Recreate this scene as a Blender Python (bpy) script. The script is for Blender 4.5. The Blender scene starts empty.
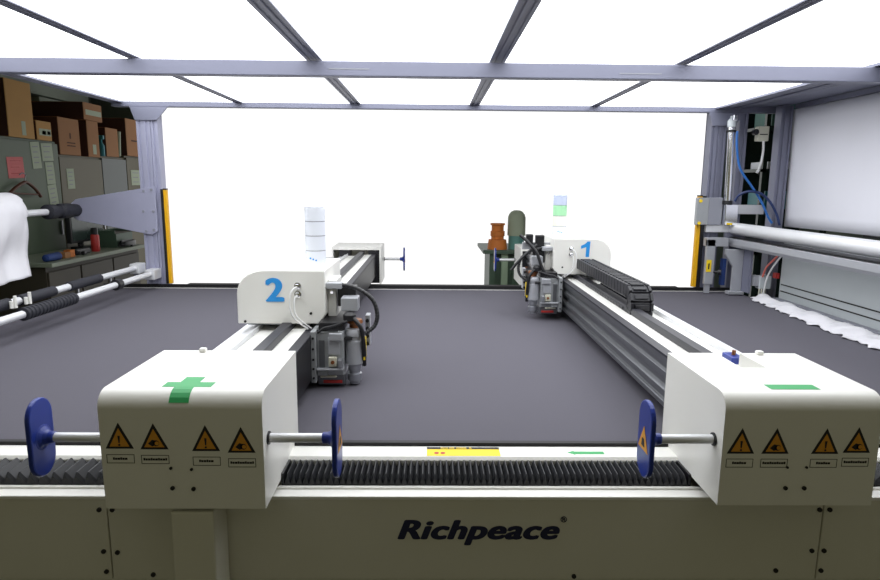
import bpy, bmesh, math, random
from mathutils import Vector, Matrix
random.seed(7)
C = bpy.context.scene.collection
PI = math.pi

# ------------------------------------------------------------------ materials
def lin(c):
    return tuple(((v/255)/12.92 if v/255 <= .04045 else ((v/255+.055)/1.055)**2.4) for v in c)

def mat(name, rgb, rough=.5, metal=0., noise=0., nscale=20., bump=0., bscale=200., emit=None, spec=.5, stretch=None):
    m = bpy.data.materials.new(name); m.use_nodes = True
    nt = m.node_tree; b = nt.nodes['Principled BSDF']
    col = (*lin(rgb), 1)
    b.inputs['Base Color'].default_value = col
    b.inputs['Roughness'].default_value = rough
    b.inputs['Metallic'].default_value = metal
    b.inputs['Specular IOR Level'].default_value = spec
    if noise or bump:
        tc = nt.nodes.new('ShaderNodeTexCoord')
        mp = nt.nodes.new('ShaderNodeMapping')
        if stretch: mp.inputs['Scale'].default_value = stretch
        nt.links.new(tc.outputs['Object'], mp.inputs['Vector'])
    if noise:
        n = nt.nodes.new('ShaderNodeTexNoise'); n.inputs['Scale'].default_value = nscale; n.inputs['Detail'].default_value = 4
        nt.links.new(mp.outputs['Vector'], n.inputs['Vector'])
        mx = nt.nodes.new('ShaderNodeMix'); mx.data_type = 'RGBA'
        mx.inputs['A'].default_value = tuple(max(0, v*(1-noise)) for v in col[:3])+(1,)
        mx.inputs['B'].default_value = tuple(min(1, v*(1+noise)) for v in col[:3])+(1,)
        nt.links.new(n.outputs['Fac'], mx.inputs['Factor'])
        nt.links.new(mx.outputs['Result'], b.inputs['Base Color'])
    if bump:
        n2 = nt.nodes.new('ShaderNodeTexNoise'); n2.inputs['Scale'].default_value = bscale
        nt.links.new(mp.outputs['Vector'], n2.inputs['Vector'])
        bp = nt.nodes.new('ShaderNodeBump'); bp.inputs['Strength'].default_value = bump; bp.inputs['Distance'].default_value = .002
        nt.links.new(n2.outputs['Fac'], bp.inputs['Height'])
        nt.links.new(bp.outputs['Normal'], b.inputs['Normal'])
    if emit:
        b.inputs['Emission Color'].default_value = (*emit[0], 1)
        b.inputs['Emission Strength'].default_value = emit[1]
    return m

M = dict(
    white=mat('white_paint', (232, 231, 226), .35, noise=.02, nscale=6),
    cream=mat('cream_steel', (214, 212, 200), .45, noise=.03, nscale=4),
    felt=mat('grey_felt', (90, 88, 96), .9, noise=.16, nscale=260, bump=.35, bscale=500, spec=.15),
    alu=mat('aluminium', (205, 207, 214), .38, .85, noise=.05, nscale=30, stretch=(8, .3, 8)),
    alu_white=mat('satin_aluminium', (222, 223, 226), .45, .35, noise=.03, nscale=30),
    alu_frame=mat('frame_aluminium', (122, 124, 142), .45, .25, noise=.05, nscale=14),
    alu_post=mat('lavender_aluminium', (166, 167, 190), .45, .2, noise=.05, nscale=14),
    alu_dark=mat('grey_extrusion', (118, 120, 124), .35, .75, noise=.08, nscale=25, stretch=(10, .3, 10)),
    chrome=mat('chrome', (235, 236, 240), .14, 1.),
    gray=mat('grey_casting', (164, 167, 170), .42, .35, noise=.06, nscale=25),
    gray_l=mat('light_grey_metal', (172, 174, 180), .42, .3, noise=.04, nscale=25),
    black=mat('black_rubber', (17, 17, 19), .6, noise=.1, nscale=30),
    blackp=mat('black_plastic', (24, 24, 28), .42),
    bellow=mat('bellows_cloth', (30, 31, 35), .5, noise=.08, nscale=30),
    chain=mat('chain_plastic', (44, 44, 51), .45, noise=.05, nscale=20),
    chain_black=mat('black_chain', (34, 34, 40), .45),
    grip=mat('dark_foam', (32, 33, 42), .7, bump=.3, bscale=150),
    blue=mat('navy_plastic', (30, 52, 140), .3),
    navy=mat('navy_ink', (20, 24, 62), .5),
    cyan=mat('blue_ink', (36, 146, 222), .5),
    green=mat('green_ink', (44, 158, 88), .5),
    yellow=mat('yellow_ink', (238, 204, 24), .5),
    amber=mat('amber_ink', (216, 150, 40), .5),
    yell_edge=mat('yellow_rail', (235, 176, 20), .45),
    ink=mat('black_ink', (24, 22, 20), .6),
    red=mat('red_plastic', (176, 44, 40), .45),
    brass=mat('brown_metal', (150, 96, 60), .4, .5),
    steel=mat('cut_steel', (170, 172, 178), .35, .8),
    cloth=mat('white_cloth', (208, 207, 212), .85, noise=.04, nscale=14, bump=.35, bscale=60, spec=.2),
    curtain=mat('white_sheet', (224, 224, 232), .8, noise=.03, nscale=2.5, bump=.15, bscale=14, spec=.2),
    lamp_white=mat('milky_plastic', (236, 240, 250), .25),
    lamp_green=mat('green_lens', (178, 238, 188), .2),
    lamp_yellow=mat('pale_yellow_lens', (248, 250, 234), .2),
    lamp_clear=mat('pale_blue_lens', (206, 216, 240), .2),
    seam=mat('seam_grey', (140, 142, 152), .6),
    locker=mat('olive_green_steel', (72, 87, 66), .5, noise=.06, nscale=3),
    locker_b=mat('olive_brown_steel', (82, 76, 50), .5, noise=.06, nscale=3),
    locker_d=mat('dark_glass', (44, 58, 54), .25),
    bench=mat('bench_top', (112, 120, 104), .5, noise=.1, nscale=6),
    bench_d=mat('bench_front', (50, 45, 34), .6, noise=.1, nscale=4),
    card=mat('tan_cardboard', (184, 140, 80), .8, noise=.06, nscale=8),
    card_b=mat('brown_cardboard', (152, 106, 66), .8, noise=.06, nscale=8),
    card_d=mat('shade_and_print_brown', (74, 44, 32), .8, noise=.06, nscale=8),  # painted shade on the carton ends, also the printed marks
    paper=mat('paper', (168, 178, 156), .8, noise=.03, nscale=10),
    pink=mat('pink_paper', (204, 112, 112), .8),
    wood=mat('brown_wood', (80, 44, 26), .5, noise=.15, nscale=12),
    teal=mat('teal_plastic', (30, 120, 130), .4),
    bluecloth=mat('blue_cloth', (24, 52, 110), .7),
    orange=mat('orange_cardboard', (196, 112, 44), .7, noise=.06, nscale=12),
    olive=mat('grey_green_paper', (146, 154, 132), .7, noise=.04, nscale=12),
    tealgray=mat('teal_grey', (84, 132, 124), .6),
    cab_green=mat('dark_green_steel', (58, 78, 62), .5, noise=.08, nscale=4),
    cab_light=mat('pale_green_steel', (132, 150, 126), .5),
    hose_blue=mat('blue_hose', (40, 104, 180), .35),
    hose_dkblue=mat('dark_blue_hose', (24, 44, 90), .4),
    wire_red=mat('red_wire', (214, 110, 96), .5),
    wire_white=mat('white_wire', (226, 226, 226), .5),
    clear=mat('cloudy_plastic', (196, 202, 206), .2),
    sidegray=mat('side_panel_grey', (184, 190, 192), .5, .15, noise=.04, nscale=5),
    floor=mat('concrete_floor', (92, 92, 84), .6, noise=.12, nscale=3),
    wall=mat('dim_wall', (108, 118, 106), .8, noise=.08, nscale=3),
    wall_pale=mat('pale_wall', (150, 158, 146), .8, noise=.06, nscale=3),
    roof=mat('room_ceiling', (110, 116, 108), .8),
    beige=mat('beige_plastic', (206, 204, 186), .5),
)
def emission(name, rgb, s):
    m = bpy.data.materials.new(name); m.use_nodes = True
    nt = m.node_tree
    for n in list(nt.nodes): nt.nodes.remove(n)
    e = nt.nodes.new('ShaderNodeEmission'); o = nt.nodes.new('ShaderNodeOutputMaterial')
    e.inputs['Color'].default_value = (*rgb, 1); e.inputs['Strength'].default_value = s
    nt.links.new(e.outputs[0], o.inputs[0]); return m
M['panel'] = emission('lit_diffuser', (.955, .975, 1.0), 3.55)
M['screen'] = emission('backdrop_glow', (1, 1, 1), 1.12)  # glow given to the white backdrop, which is no lamp

# ------------------------------------------------------------------ mesh builder
def worldloc(o):
    v = Vector((0, 0, 0))
    while o: v += Vector(o.location); o = o.parent
    return v

class MB:
    def __init__(s): s.bm = bmesh.new()
    def poly_prism(s, pts, d):
        """pts: list of 3D points (planar loop), d: extrusion vector"""
        d = Vector(d)
        a = [s.bm.verts.new(p) for p in pts]; b = [s.bm.verts.new(Vector(p)+d) for p in pts]
        n = len(pts)
        s.bm.faces.new(a); s.bm.faces.new(b[::-1])
        for i in range(n):
            s.bm.faces.new((a[i], b[i], b[(i+1) % n], a[(i+1) % n]))
        return s
    def box(s, x0, x1, y0, y1, z0, z1):
        x0, x1 = min(x0, x1), max(x0, x1)
        return s.poly_prism([(x0, y0, z0), (x1, y0, z0), (x1, y1, z0), (x0, y1, z0)], (0, 0, z1-z0))
    def cyl(s, p0, p1, r, r2=None, seg=20):
        p0, p1 = Vector(p0), Vector(p1); r2 = r if r2 is None else r2
        d = (p1-p0).normalized()
        u = d.orthogonal().normalized(); v = d.cross(u)
        A = [s.bm.verts.new(p0+r*(math.cos(2*PI*i/seg)*u+math.sin(2*PI*i/seg)*v)) for i in range(seg)]
        B = [s.bm.verts.new(p1+r2*(math.cos(2*PI*i/seg)*u+math.sin(2*PI*i/seg)*v)) for i in range(seg)]
        s.bm.faces.new(A[::-1]); s.bm.faces.new(B)
        for i in range(seg): s.bm.faces.new((A[i], A[(i+1) % seg], B[(i+1) % seg], B[i]))
        return s
    def lathe(s, p0, axis, prof, seg=24):
        """prof: list of (t along axis, r)"""
        p0 = Vector(p0); d = Vector(axis).normalized(); u = d.orthogonal().normalized(); v = d.cross(u)
        rings = []
        for t, r in prof:
            rings.append([s.bm.verts.new(p0+d*t+max(r, 1e-4)*(math.cos(2*PI*i/seg)*u+math.sin(2*PI*i/seg)*v)) for i in range(seg)])
        s.bm.faces.new(rings[0][::-1]); s.bm.faces.new(rings[-1])
        for a, b in zip(rings, rings[1:]):
            for i in range(seg): s.bm.faces.new((a[i], a[(i+1) % seg], b[(i+1) % seg], b[i]))
        return s
    def tube(s, pts, r, seg=10, sub=6):
        P = [Vector(p) for p in pts]
        Q = []
        for i in range(len(P)-1):           # Catmull-Rom
            a = P[max(i-1, 0)]; b = P[i]; c = P[i+1]; d = P[min(i+2, len(P)-1)]
            for k in range(sub):
                t = k/sub
                Q.append(.5*((2*b)+(c-a)*t+(2*a-5*b+4*c-d)*t*t+(3*b-a-3*c+d)*t**3))
        Q.append(P[-1])
        rings = []; u = None
        for i, q in enumerate(Q):
            d = (Q[min(i+1, len(Q)-1)]-Q[max(i-1, 0)]).normalized()
            u = d.orthogonal().normalized() if u is None else (u-d*u.dot(d)).normalized()
            v = d.cross(u)
            rr = r(i) if callable(r) else r
            rings.append([s.bm.verts.new(q+rr*(math.cos(2*PI*k/seg)*u+math.sin(2*PI*k/seg)*v)) for k in range(seg)])
        s.bm.faces.new(rings[0][::-1]); s.bm.faces.new(rings[-1])
        for a, b in zip(rings, rings[1:]):
            for i in range(seg): s.bm.faces.new((a[i], a[(i+1) % seg], b[(i+1) % seg], b[i]))
        return s
    def grid(s, fn, nu, nv):
        V = [[s.bm.verts.new(fn(i/nu, j/nv)) for j in range(nv+1)] for i in range(nu+1)]
        for i in range(nu):
            for j in range(nv): s.bm.faces.new((V[i][j], V[i+1][j], V[i+1][j+1], V[i][j+1]))
        return s
    def build(s, name, m, parent=None, bevel=0., smooth=False, solid=0., loc=None, seg=2):
        me = bpy.data.meshes.new(name)
        bmesh.ops.recalc_face_normals(s.bm, faces=s.bm.faces)
        base = worldloc(parent) if parent else Vector((0, 0, 0))
        if parent is None:
            if loc is None:
                vs = [v.co for v in s.bm.verts]
                loc = Vector(((min(v.x for v in vs)+max(v.x for v in vs))/2, (min(v.y for v in vs)+max(v.y for v in vs))/2, min(v.z for v in vs)))
            base = Vector(loc)
        bmesh.ops.translate(s.bm, verts=s.bm.verts, vec=-base)
        s.bm.to_mesh(me); s.bm.free()
        o = bpy.data.objects.new(name, me); C.objects.link(o)
        if parent: o.parent = parent
        else: o.location = base
        me.materials.append(m)
        if smooth:
            for p in me.polygons: p.use_smooth = True
            mod = o.modifiers.new('split', 'EDGE_SPLIT'); mod.split_angle = math.radians(40)
        if solid:
            md = o.modifiers.new('solid', 'SOLIDIFY'); md.thickness = solid; md.offset = 0
        if bevel:
            md = o.modifiers.new('bevel', 'BEVEL'); md.width = bevel; md.segments = seg; md.limit_method = 'ANGLE'; md.angle_limit = math.radians(40)
        return o

def tag(o, label=None, cat=None, group=None, kind=None):
    if label: o['label'] = label
    if cat: o['category'] = cat
    if group: o['group'] = group
    if kind: o['kind'] = kind
    return o
def thing(name, label, cat, loc, group=None):
    o = bpy.data.objects.new(name, None); C.objects.link(o); o.location = loc; o.empty_display_size = .1
    return tag(o, label, cat, group)
def part(name, m, parent, *boxes, bevel=0.):
    mb = MB()
    for b in boxes: mb.box(*b)
    return mb.build(name, m, parent, bevel)
def struct(name, m, *boxes):
    return tag(part(name, m, None, *boxes), kind='structure')
def text(body, name, m, parent, loc, size, rot=(PI/2, 0, 0), shear=0., off=0., sx=1., ext=.0006, spacing=1., fat=0.):
    cu = bpy.data.curves.new(name, 'FONT'); cu.body = body; cu.size = size; cu.shear = shear; cu.offset = off
    cu.extrude = ext; cu.align_x = 'CENTER'; cu.align_y = 'CENTER'; cu.space_character = spacing
    t = bpy.data.objects.new('tmp_text', cu); C.objects.link(t)
    bpy.context.view_layer.update()
    me = bpy.data.meshes.new_from_object(t.evaluated_get(bpy.context.evaluated_depsgraph_get()))
    bpy.data.objects.remove(t)
    from mathutils import Euler
    R = Euler(rot).to_matrix().to_4x4()
    if fat:
        bm = bmesh.new()
        for q, (dx, dy) in enumerate([(fat*math.cos(2*PI*i/8), .55*fat*math.sin(2*PI*i/8)) for i in range(8)]+[(0, 0)]):
            m2 = me.copy(); m2.transform(Matrix.Translation((dx, dy, .00006*q))); bm.from_mesh(m2); bpy.data.meshes.remove(m2)
        bm.to_mesh(me); bm.free()
    me.transform(Matrix.Translation(Vector(loc)-worldloc(parent)) @ R @ Matrix.Diagonal((sx, 1, 1, 1)))
    me.materials.clear(); me.materials.append(m)
    o = bpy.data.objects.new(name, me); C.objects.link(o); o.parent = parent
    return o

# ------------------------------------------------------------------ the room
struct('floor', M['floor'], (-3.9, 4.3, -2.5, 7.4, -.05, 0))
struct('ceiling', M['roof'], (-3.9, 4.3, 1.0, 7.4, 3.1, 3.15))
struct('wall_left', M['wall'], (-3.95, -3.9, 1.0, 7.4, 0, 3.1))
struct('wall_right', M['wall'], (4.3, 4.35, 1.0, 7.4, 0, 3.1))
struct('wall_back', M['wall'], (-3.9, 4.3, 7.4, 7.45, 0, 3.1))
struct('trim_1', M['wall_pale'], (-3.9, -3.72, 3.5, 7.0, 2.46, 2.62))
sc = thing('glowing_backdrop', 'huge evenly glowing white backdrop with added glow in place of the blown-out background behind the machine', 'screen', (0.02, 7.22, 0))  # added self-glowing sheet standing for the blown-out white background
part('glow_face', M['screen'], sc, (-3.12, 3.1, 7.2, 7.21, 0.06, 2.9))
part('backing_frame', M['alu_frame'], sc, (-3.14, 3.12, 7.211, 7.25, 0.0, 2.92))

# ------------------------------------------------------------------ overhead frame
fr = thing('overhead_frame', 'grey aluminium overhead frame with beams and corner posts around the cutting table', 'frame', (0, 3, 0))
def channel_beam(name, x0, x1, y0, y1, z0, z1):
    w = x1-x0
    mb = MB()      # a slotted profile: body with three grooves in the underside
    g = .006
    mb.poly_prism([(x0, y0, z1), (x0, y0, z0), (x0+.18*w, y0, z0), (x0+.22*w, y0, z0+g), (x0+.36*w, y0, z0+g), (x0+.40*w, y0, z0),
                   (x0+.60*w, y0, z0), (x0+.64*w, y0, z0+g), (x0+.78*w, y0, z0+g), (x0+.82*w, y0, z0), (x1, y0, z0), (x1, y0, z1)], (0, y1-y0, 0))
    return mb.build(name, M['alu_frame'], fr)
for x, w in ((-1.335, .054), (-.532, .07), (.29, .07), (1.125, .054)):
    channel_beam('beam', x-w/2, x+w/2, .95, 4.44, 2.1965, 2.262)
channel_beam('side_beam', -2.21, -2.13, .95, 4.44, 2.19, 2.262)
channel_beam('side_beam', 1.97, 2.05, .95, 4.44, 2.188, 2.262)
channel_beam('side_beam', 2.10, 2.17, .95, 4.44, 2.192, 2.25)
part('side_beam', M['alu_frame'], fr, (2.051, 2.099, .95, 4.44, 2.205, 2.22))
part('rear_beam', M['alu_frame'], fr, (-2.21, 2.45, 4.441, 4.50, 2.165, 2.262), bevel=.004)
part('front_beam', M['alu_frame'], fr, (-2.21, 2.45, .90, .9495, 2.165, 2.262), bevel=.004)
part('cross_beam', M['alu_frame'], fr, (-2.5, 2.5, 2.87, 2.93, 2.122, 2.187), bevel=.004)
part('serial_plate', M['seam'], fr, (-.46, -.28, 2.8685, 2.87, 2.15, 2.156))
part('serial_plate', M['seam'], fr, (.83, 1.02, 2.8685, 2.87, 2.144, 2.149))
def profile_post(x0, x1, y0, y1, z0, z1, n, m='alu_frame'):
    w = (x1-x0)/n; mb = MB(); g = .007
    P = [(x0, y1, z0), (x0, y0, z0)]
    for i in range(n):
        a = x0+i*w
        P += [(a+.34*w, y0, z0), (a+.38*w, y0+g, z0), (a+.62*w, y0+g, z0), (a+.66*w, y0, z0)]
    P += [(x1, y0, z0), (x1, y1, z0)]
    mb.poly_prism(P, (0, 0, z1-z0)); return mb.build('post', M[m], fr)
profile_post(-2.05, -1.955, 4.445, 4.53, 0, 2.164, 2, 'alu_post')
profile_post(-1.953, -1.905, 4.45, 4.53, 0, 2.164, 1, 'alu_post')
profile_post(1.955, 2.02, 4.445, 4.53, 0, 2.164, 2)
profile_post(2.022, 2.065, 4.45, 4.53, 0, 2.164, 1)
profile_post(2.15, 2.21, 4.445, 4.53, 0, 2.164, 1)
profile_post(2.36, 2.44, 4.30, 4.38, 0, 2.2, 2)
for (a, b) in ((-2.05, 1), (1.955, 1)):
    MB().poly_prism([(a-.03, 4.43, 2.164), (a+.23, 4.43, 2.164), (a+.15, 4.43, 2.075), (a+.0, 4.43, 2.075)], (0, .012, 0)).build('corner_gusset', M['alu_frame'], fr)
MB().poly_prism([(-1.94, 4.425, 1.625), (-2.5, 4.425, 1.53), (-2.535, 4.425, 1.50), (-2.535, 4.425, 1.41), (-2.5, 4.425, 1.385), (-1.985, 4.425, 1.285), (-1.94, 4.425, 1.31)], (0, .014, 0)).build('roll_bracket', M['alu_post'], fr, .002)
for bx, bz in ((-1.965, 1.60), (-2.02, 1.59), (-2.02, 1.31), (-1.965, 1.32), (-2.03, 1.45), (-1.96, 1.45)):
    MB().cyl((bx, 4.425, bz), (bx, 4.418, bz), .009, seg=10).build('bolt', M['seam'], fr)

part('side_beam', M['alu_frame'], fr, (2.171, 2.44, .95, 4.44, 2.207, 2.23))
# ceiling light panels
cols = [(-2.128, -1.364, 'far left'), (-1.306, -.569, 'second from left'), (-.495, .253, 'middle'), (.327, 1.096, 'second from right'), (1.154, 1.968, 'far right')]
for x0, x1, nm in cols:
    for y0, y1, rn in ((1.36, 2.897, 'before the cross beam'), (2.903, 4.438, 'behind the cross beam')):
        t = thing('light_panel', f'white ceiling light panel {rn}, {nm} of its row', 'light panel', ((x0+x1)/2, (y0+y1)/2, 2.2), 'ceiling light panels')
        part('diffuser', M['panel'], t, (x0, x1, y0, y1, 2.2, 2.206))
        part('housing', M['alu_frame'], t, (x0, x1, y0, y1, 2.2065, 2.25))

# ------------------------------------------------------------------ cutting table
tb = thing('cutting_table', 'long grey felt topped cutting machine table with cream front panel', 'cutting table', (.16, 3.0, 0))
part('body', M['cream'], tb, (-2.34, 2.3, 1.56, 4.43, .12, .8405), (-2.34, 2.3, 1.65, 4.43, .8405, .865), (-1.86, 1.9, 4.4445, 4.82, .12, .865))
part('plinth', M['black'], tb, (-1.85, 2.25, 1.62, 4.7, 0, .12))
part('work_surface', M['felt'], tb, (-2.36, 2.215, 1.74, 4.435, .866, .9))
part('edge_strip', M['black'], tb, (-2.36, 2.3, 1.722, 1.739, .866, .903))
part('edge_strip', M['black'], tb, (-2.364, -2.3605, 1.74, 4.435, .866, .902))
MB().poly_prism([(-2.36, 1.721, .866), (-2.36, 1.721, .893), (-2.36, 1.652, .893), (-2.36, 1.6435, .884), (-2.36, 1.6435, .866)], (4.66, 0, 0)).build('rail_cover', M['white'], tb, .002)
part('front_ledge', M['white'], tb, (-2.36, 2.3, 1.50, 1.539, .841, .851), (-2.36, 2.3, 1.5395, 1.5515, .841, .856), bevel=.002)
part('rear_strip', M['white'], tb, (-2.36, 2.215, 4.4352, 4.4385, .866, .904))
part('rear_edge', M['black'], tb, (-2.36, 2.215, 4.4386, 4.4443, .866, .93))
# front bellows
def bellows(x0, x1, pitch, h, lean):
    n = max(2, round((x1-x0)/pitch)); p = (x1-x0)/n
    mb = MB(); y0, y1 = 1.5525, 1.642; zb = .8415
    pr = []
    for i in range(n):
        a = x0+i*p
        pr += [(a, .866), (a+p*lean, .868+h), (a+p*(lean+.12), .868+h)]
    pr.append((x1, .866))
    rows = [[(x, y0, zb) for x, z in pr], [(x, y0, z-.009) for x, z in pr], [(x, y0+.008, z) for x, z in pr], [(x, y1, z+.002) for x, z in pr], [(x, y1, zb) for x, z in pr]]
    V = [[mb.bm.verts.new(c) for c in row] for row in rows]
    for a, b in zip(V, V[1:]):
        for i in range(len(pr)-1): mb.bm.faces.new((a[i], a[i+1], b[i+1], b[i]))
    return mb.build('bellows', M['bellow'], tb)
bellows(-2.1, -.80, .030, .020, .25)
bellows(-.39, .695, .0165, .017, .44)
bellows(1.09, 2.28, .03, .020, .63)
part('bellows', M['black'], tb, (-1.88, 1.92, 4.4445, 4.80, .866, .882))
part('bellows_clamp', M['blackp'], tb, (-.397, -.391, 1.553, 1.64, .842, .888))
part('bellows_clamp', M['blackp'], tb, (.696, .702, 1.553, 1.64, .842, .888))
for x0, x1 in ((-2.36, -.8402), (-.8368, 1.0368), (1.0402, 2.3)):
    pn = part('front_panel', M['cream'], tb, (x0, x1, 1.503, 1.549, .612, .8405), bevel=.002)
part('lower_panel', M['cream'], tb, (-1.86, 2.27, 1.53, 1.558, .13, .60))
for x, z in ((-.858, .812), (-.824, .812), (-.856, .694), (-.820, .691), (-.853, .636), (-.731, .627), (1.027, .815), (1.054, .815), (1.019, .697), (1.052, .697), (.928, .639), (1.05, .639), (.386, .622), (-1.3, .63), (1.6, .63)):
    MB().cyl((x, 1.503, z), (x, 1.499, z), .0062, seg=10).build('screw', M['ink'], tb)
text('Richpeace', 'lettering', M['navy'], tb, (.123, 1.5022, .7535), .0745, shear=.28, fat=.0036, sx=1.31, spacing=1.06)
text('\u00ae', 'registered_mark', M['navy'], tb, (.352, 1.5022, .785), .022, fat=.0003)
wl = part('warning_label', M['yellow'], tb, (-.01, .2, 1.654, 1.71, 0.8931, 0.8937))
part('label_header', M['ink'], wl, (-.01, .2, 1.698, 1.711, 0.8938, 0.8943))
for k, (a, b) in enumerate(((.06, .082), (.085, .1), (.105, .135), (.143, .15))):
    part('label_text', M['yellow'], wl, (a-.03, b-.03, 1.7015, 1.7075, 0.8944, 0.8947))
MB().poly_prism([(.036, 1.70, 0.8944), (.05, 1.70, 0.8944), (.043, 1.709, 0.8944)], (0, 0, .0003)).build('label_symbol', M['yellow'], wl)
for cx in (.018, .036):
    MB().lathe((cx, 1.672, 0.8937), (0, 0, 1), [(0, .007), (.0004, .007)], 16).build('label_symbol', M['red'], wl)
MB().poly_prism([(.395, 1.678, 0.8931), (.415, 1.69, 0.8931), (.415, 1.685, 0.8931), (.5, 1.685, 0.8931), (.5, 1.668, 0.8931), (.415, 1.668, 0.8931), (.415, 1.664, 0.8931)], (0, 0, .0006)).build('direction_arrow', M['green'], tb)

# ------------------------------------------------------------------ gantries
def arc(cx, cz, r, a0, a1, n):
    return [(cx+r*math.cos(math.radians(a0+(a1-a0)*i/n)), cz+r*math.sin(math.radians(a0+(a1-a0)*i/n))) for i in range(n+1)]

def gantry(loc, label, U, slot, dz, zb):
    """U(u): local distance from the cutting-head side of the end covers -> world X"""
    g = thing('gantry', label, 'gantry', loc, None)
    def B(name, m, u0, u1, y0, y1, z0, z1, parent=g, bevel=0.):
        h = 0 if name == 'knob' else dz
        return part(name, M[m], parent, (U(u0), U(u1), y0, y1, z0+h, z1+h), bevel=bevel)
    ya, yb = 1.77, 4.86
    # main extrusion, grooved on the head side
    z0, z1 = .935, 1.10
    P = [(.045, z1), (.045, 1.075), (.055, 1.07), (.055, 1.055), (.045, 1.05), (.045, 1.03), (.06, 1.022), (.06, .998), (.045, .99), (.045, .975), (.056, .97), (.056, .957), (.045, .952), (.045, z0), (.165, z0), (.165, z1)]
    MB().poly_prism([(U(u), ya, z+dz) for u, z in P], (0, yb-ya, 0)).build('beam', M['alu_dark'], g, .002)
    B('linear_rail', 'steel', .0535, .057, ya, yb, 1.036, 1.046)
    B('rail_strip', 'chain', .040, .074, ya, yb, 1.1005, 1.108)
    B('cover_plate', 'white', .0745, .128, ya, yb, 1.1005, 1.106)
    B('cable_channel', 'chain', .1285, .166, ya, yb, 1.1005, 1.132, bevel=.003)
    B('tray', 'white', .1665, .262, ya, yb, 1.088, 1.096)
    B('tray', 'alu_white', .166, .262, ya, yb, 1.02, 1.0875)
    B('tray', 'alu_white', .258, .2635, ya, yb, 1.0965, 1.114)
    P = [(.264, 1.105), (.285, 1.105), (.289, 1.095), (.300, 1.095), (.304, 1.09), (.325, 1.09), (.329, 1.078), (.345, 1.078), (.349, 1.07), (.372, 1.07), (.372, .945), (.264, .945)]
    MB().poly_prism([(U(u), ya, z+dz) for u, z in P], (0, yb-ya, 0)).build('side_beam', M['alu_white'], g, .002)
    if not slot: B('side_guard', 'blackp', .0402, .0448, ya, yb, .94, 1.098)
    # front end cover, rounded top edge
    yf, ybk, zt, r, w = 1.4, 1.775, 1.165, .042, .38 if slot else .385
    prof = [(yf, zb)]+[(yf+r-r*math.cos(a), zt-r+r*math.sin(a)) for a in [math.radians(6*i) for i in range(16)]]+[(ybk, zt), (ybk, zb)]
    mb = MB()
    if not slot:
        mb.poly_prism([(U(0), y, z) for y, z in prof], (U(w)-U(0), 0, 0))
    else:
        ys = 1.625
        p2 = prof[:-2]+[(ys, zt), (ys, 1.085), (ybk, 1.085), (ybk, zb)]
        for a, b, p in ((0, .145, prof), (.145, .215, p2), (.215, w, prof)):
            mb.poly_prism([(U(a), y, z) for y, z in p], (U(b)-U(a), 0, 0))
        bmesh.ops.remove_doubles(mb.bm, verts=mb.bm.verts, dist=1e-5)
    fc = mb.build('front_cover', M['white'], g, smooth=True)
    part('lining', M['alu_white'], g, (U(.03), U(w-.03), 1.5, ybk-.01, .862, zb))
    B('knob', 'white', .255, .275, 1.75, 1.768, zt, zt+.012, parent=fc, bevel=.004)
    # rear end cover, open towards the table
    r0, r1 = 4.85, 5.225
    rc = MB()
    rc.box(U(0), U(w), r0, r1, zt-.022, zt).box(U(0), U(.012), r0, r1, .87, zt-.022).box(U(w-.012), U(w), r0, r1, .87, zt-.022).box(U(.012), U(w-.012), r1-.02, r1, .87, zt-.022)
    rco = rc.build('rear_cover', M['white'], g)
    part('rear_bracket', M['blackp'], g, (U(.014), U(.1), r0+.012, r0+.1, .88, 1.14))
    part('rear_bracket', M['blackp'], g, (U(.24), U(.33), r0+.012, r0+.1, 1.06, 1.14))
    part('rear_tag', M['brass'], g, (U(.04), U(.07), r0+.008, r0+.0115, .98, 1.02))
    # bumpers: a rod and a rounded pad on each side of both end covers
    for yc in (1.445, 5.18):
        for u0, sgn in ((0, -1), (w, 1)):
            d = sgn*(U(1)-U(0))                 # world direction of this bumper
            xs = U(u0); xe = xs+d*.172
            rod = MB().cyl((xs, yc, 1.035), (xs+d*.158, yc, 1.035), .0115).build('bumper_rod', M['alu_white'], g, smooth=True)
            MB().lathe((xs, yc, 1.035), (d, 0, 0), [(0, .0165), (.004, .0165), (.005, .012)], 20).build('rod_collar', M['blackp'], rod, smooth=True)
            pad = MB()
            n = 14; outl = []
            for i in range(n+1): a = PI*i/n; outl.append((.046*math.cos(a), .053+.046*math.sin(a)))
            for i in range(n+1): a = PI+PI*i/n; outl.append((.046*math.cos(a), -.053+.046*math.sin(a)))
            pad.poly_prism([(xe-d*.010, yc+a, 1.035+b) for a, b in outl], (d*.013, 0, 0))
            pad.lathe((xs+d*.132, yc, 1.035), (d, 0, 0), [(0, .014), (.014, .015), (.022, .019), (.028, .027), (.0305, .034)], 20)
            po = pad.build('bumper_pad', M['blue'], rod, .004)
            fx = xe+d*.0034
            MB().poly_prism([(fx, yc-.034, 1.008), (fx, yc+.034, 1.008), (fx, yc, 1.068)], (d*.0008, 0, 0)).build('warning_sticker', M['amber'], rod)
            MB().poly_prism([(fx+d*.0008, yc-.011, 1.017), (fx+d*.0008, yc+.011, 1.017), (fx+d*.0008, yc+.007, 1.037), (fx+d*.0008, yc-.006, 1.037)], (d*.0005, 0, 0)).build('sticker_symbol', M['ink'], rod)
    return g, fc

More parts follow.
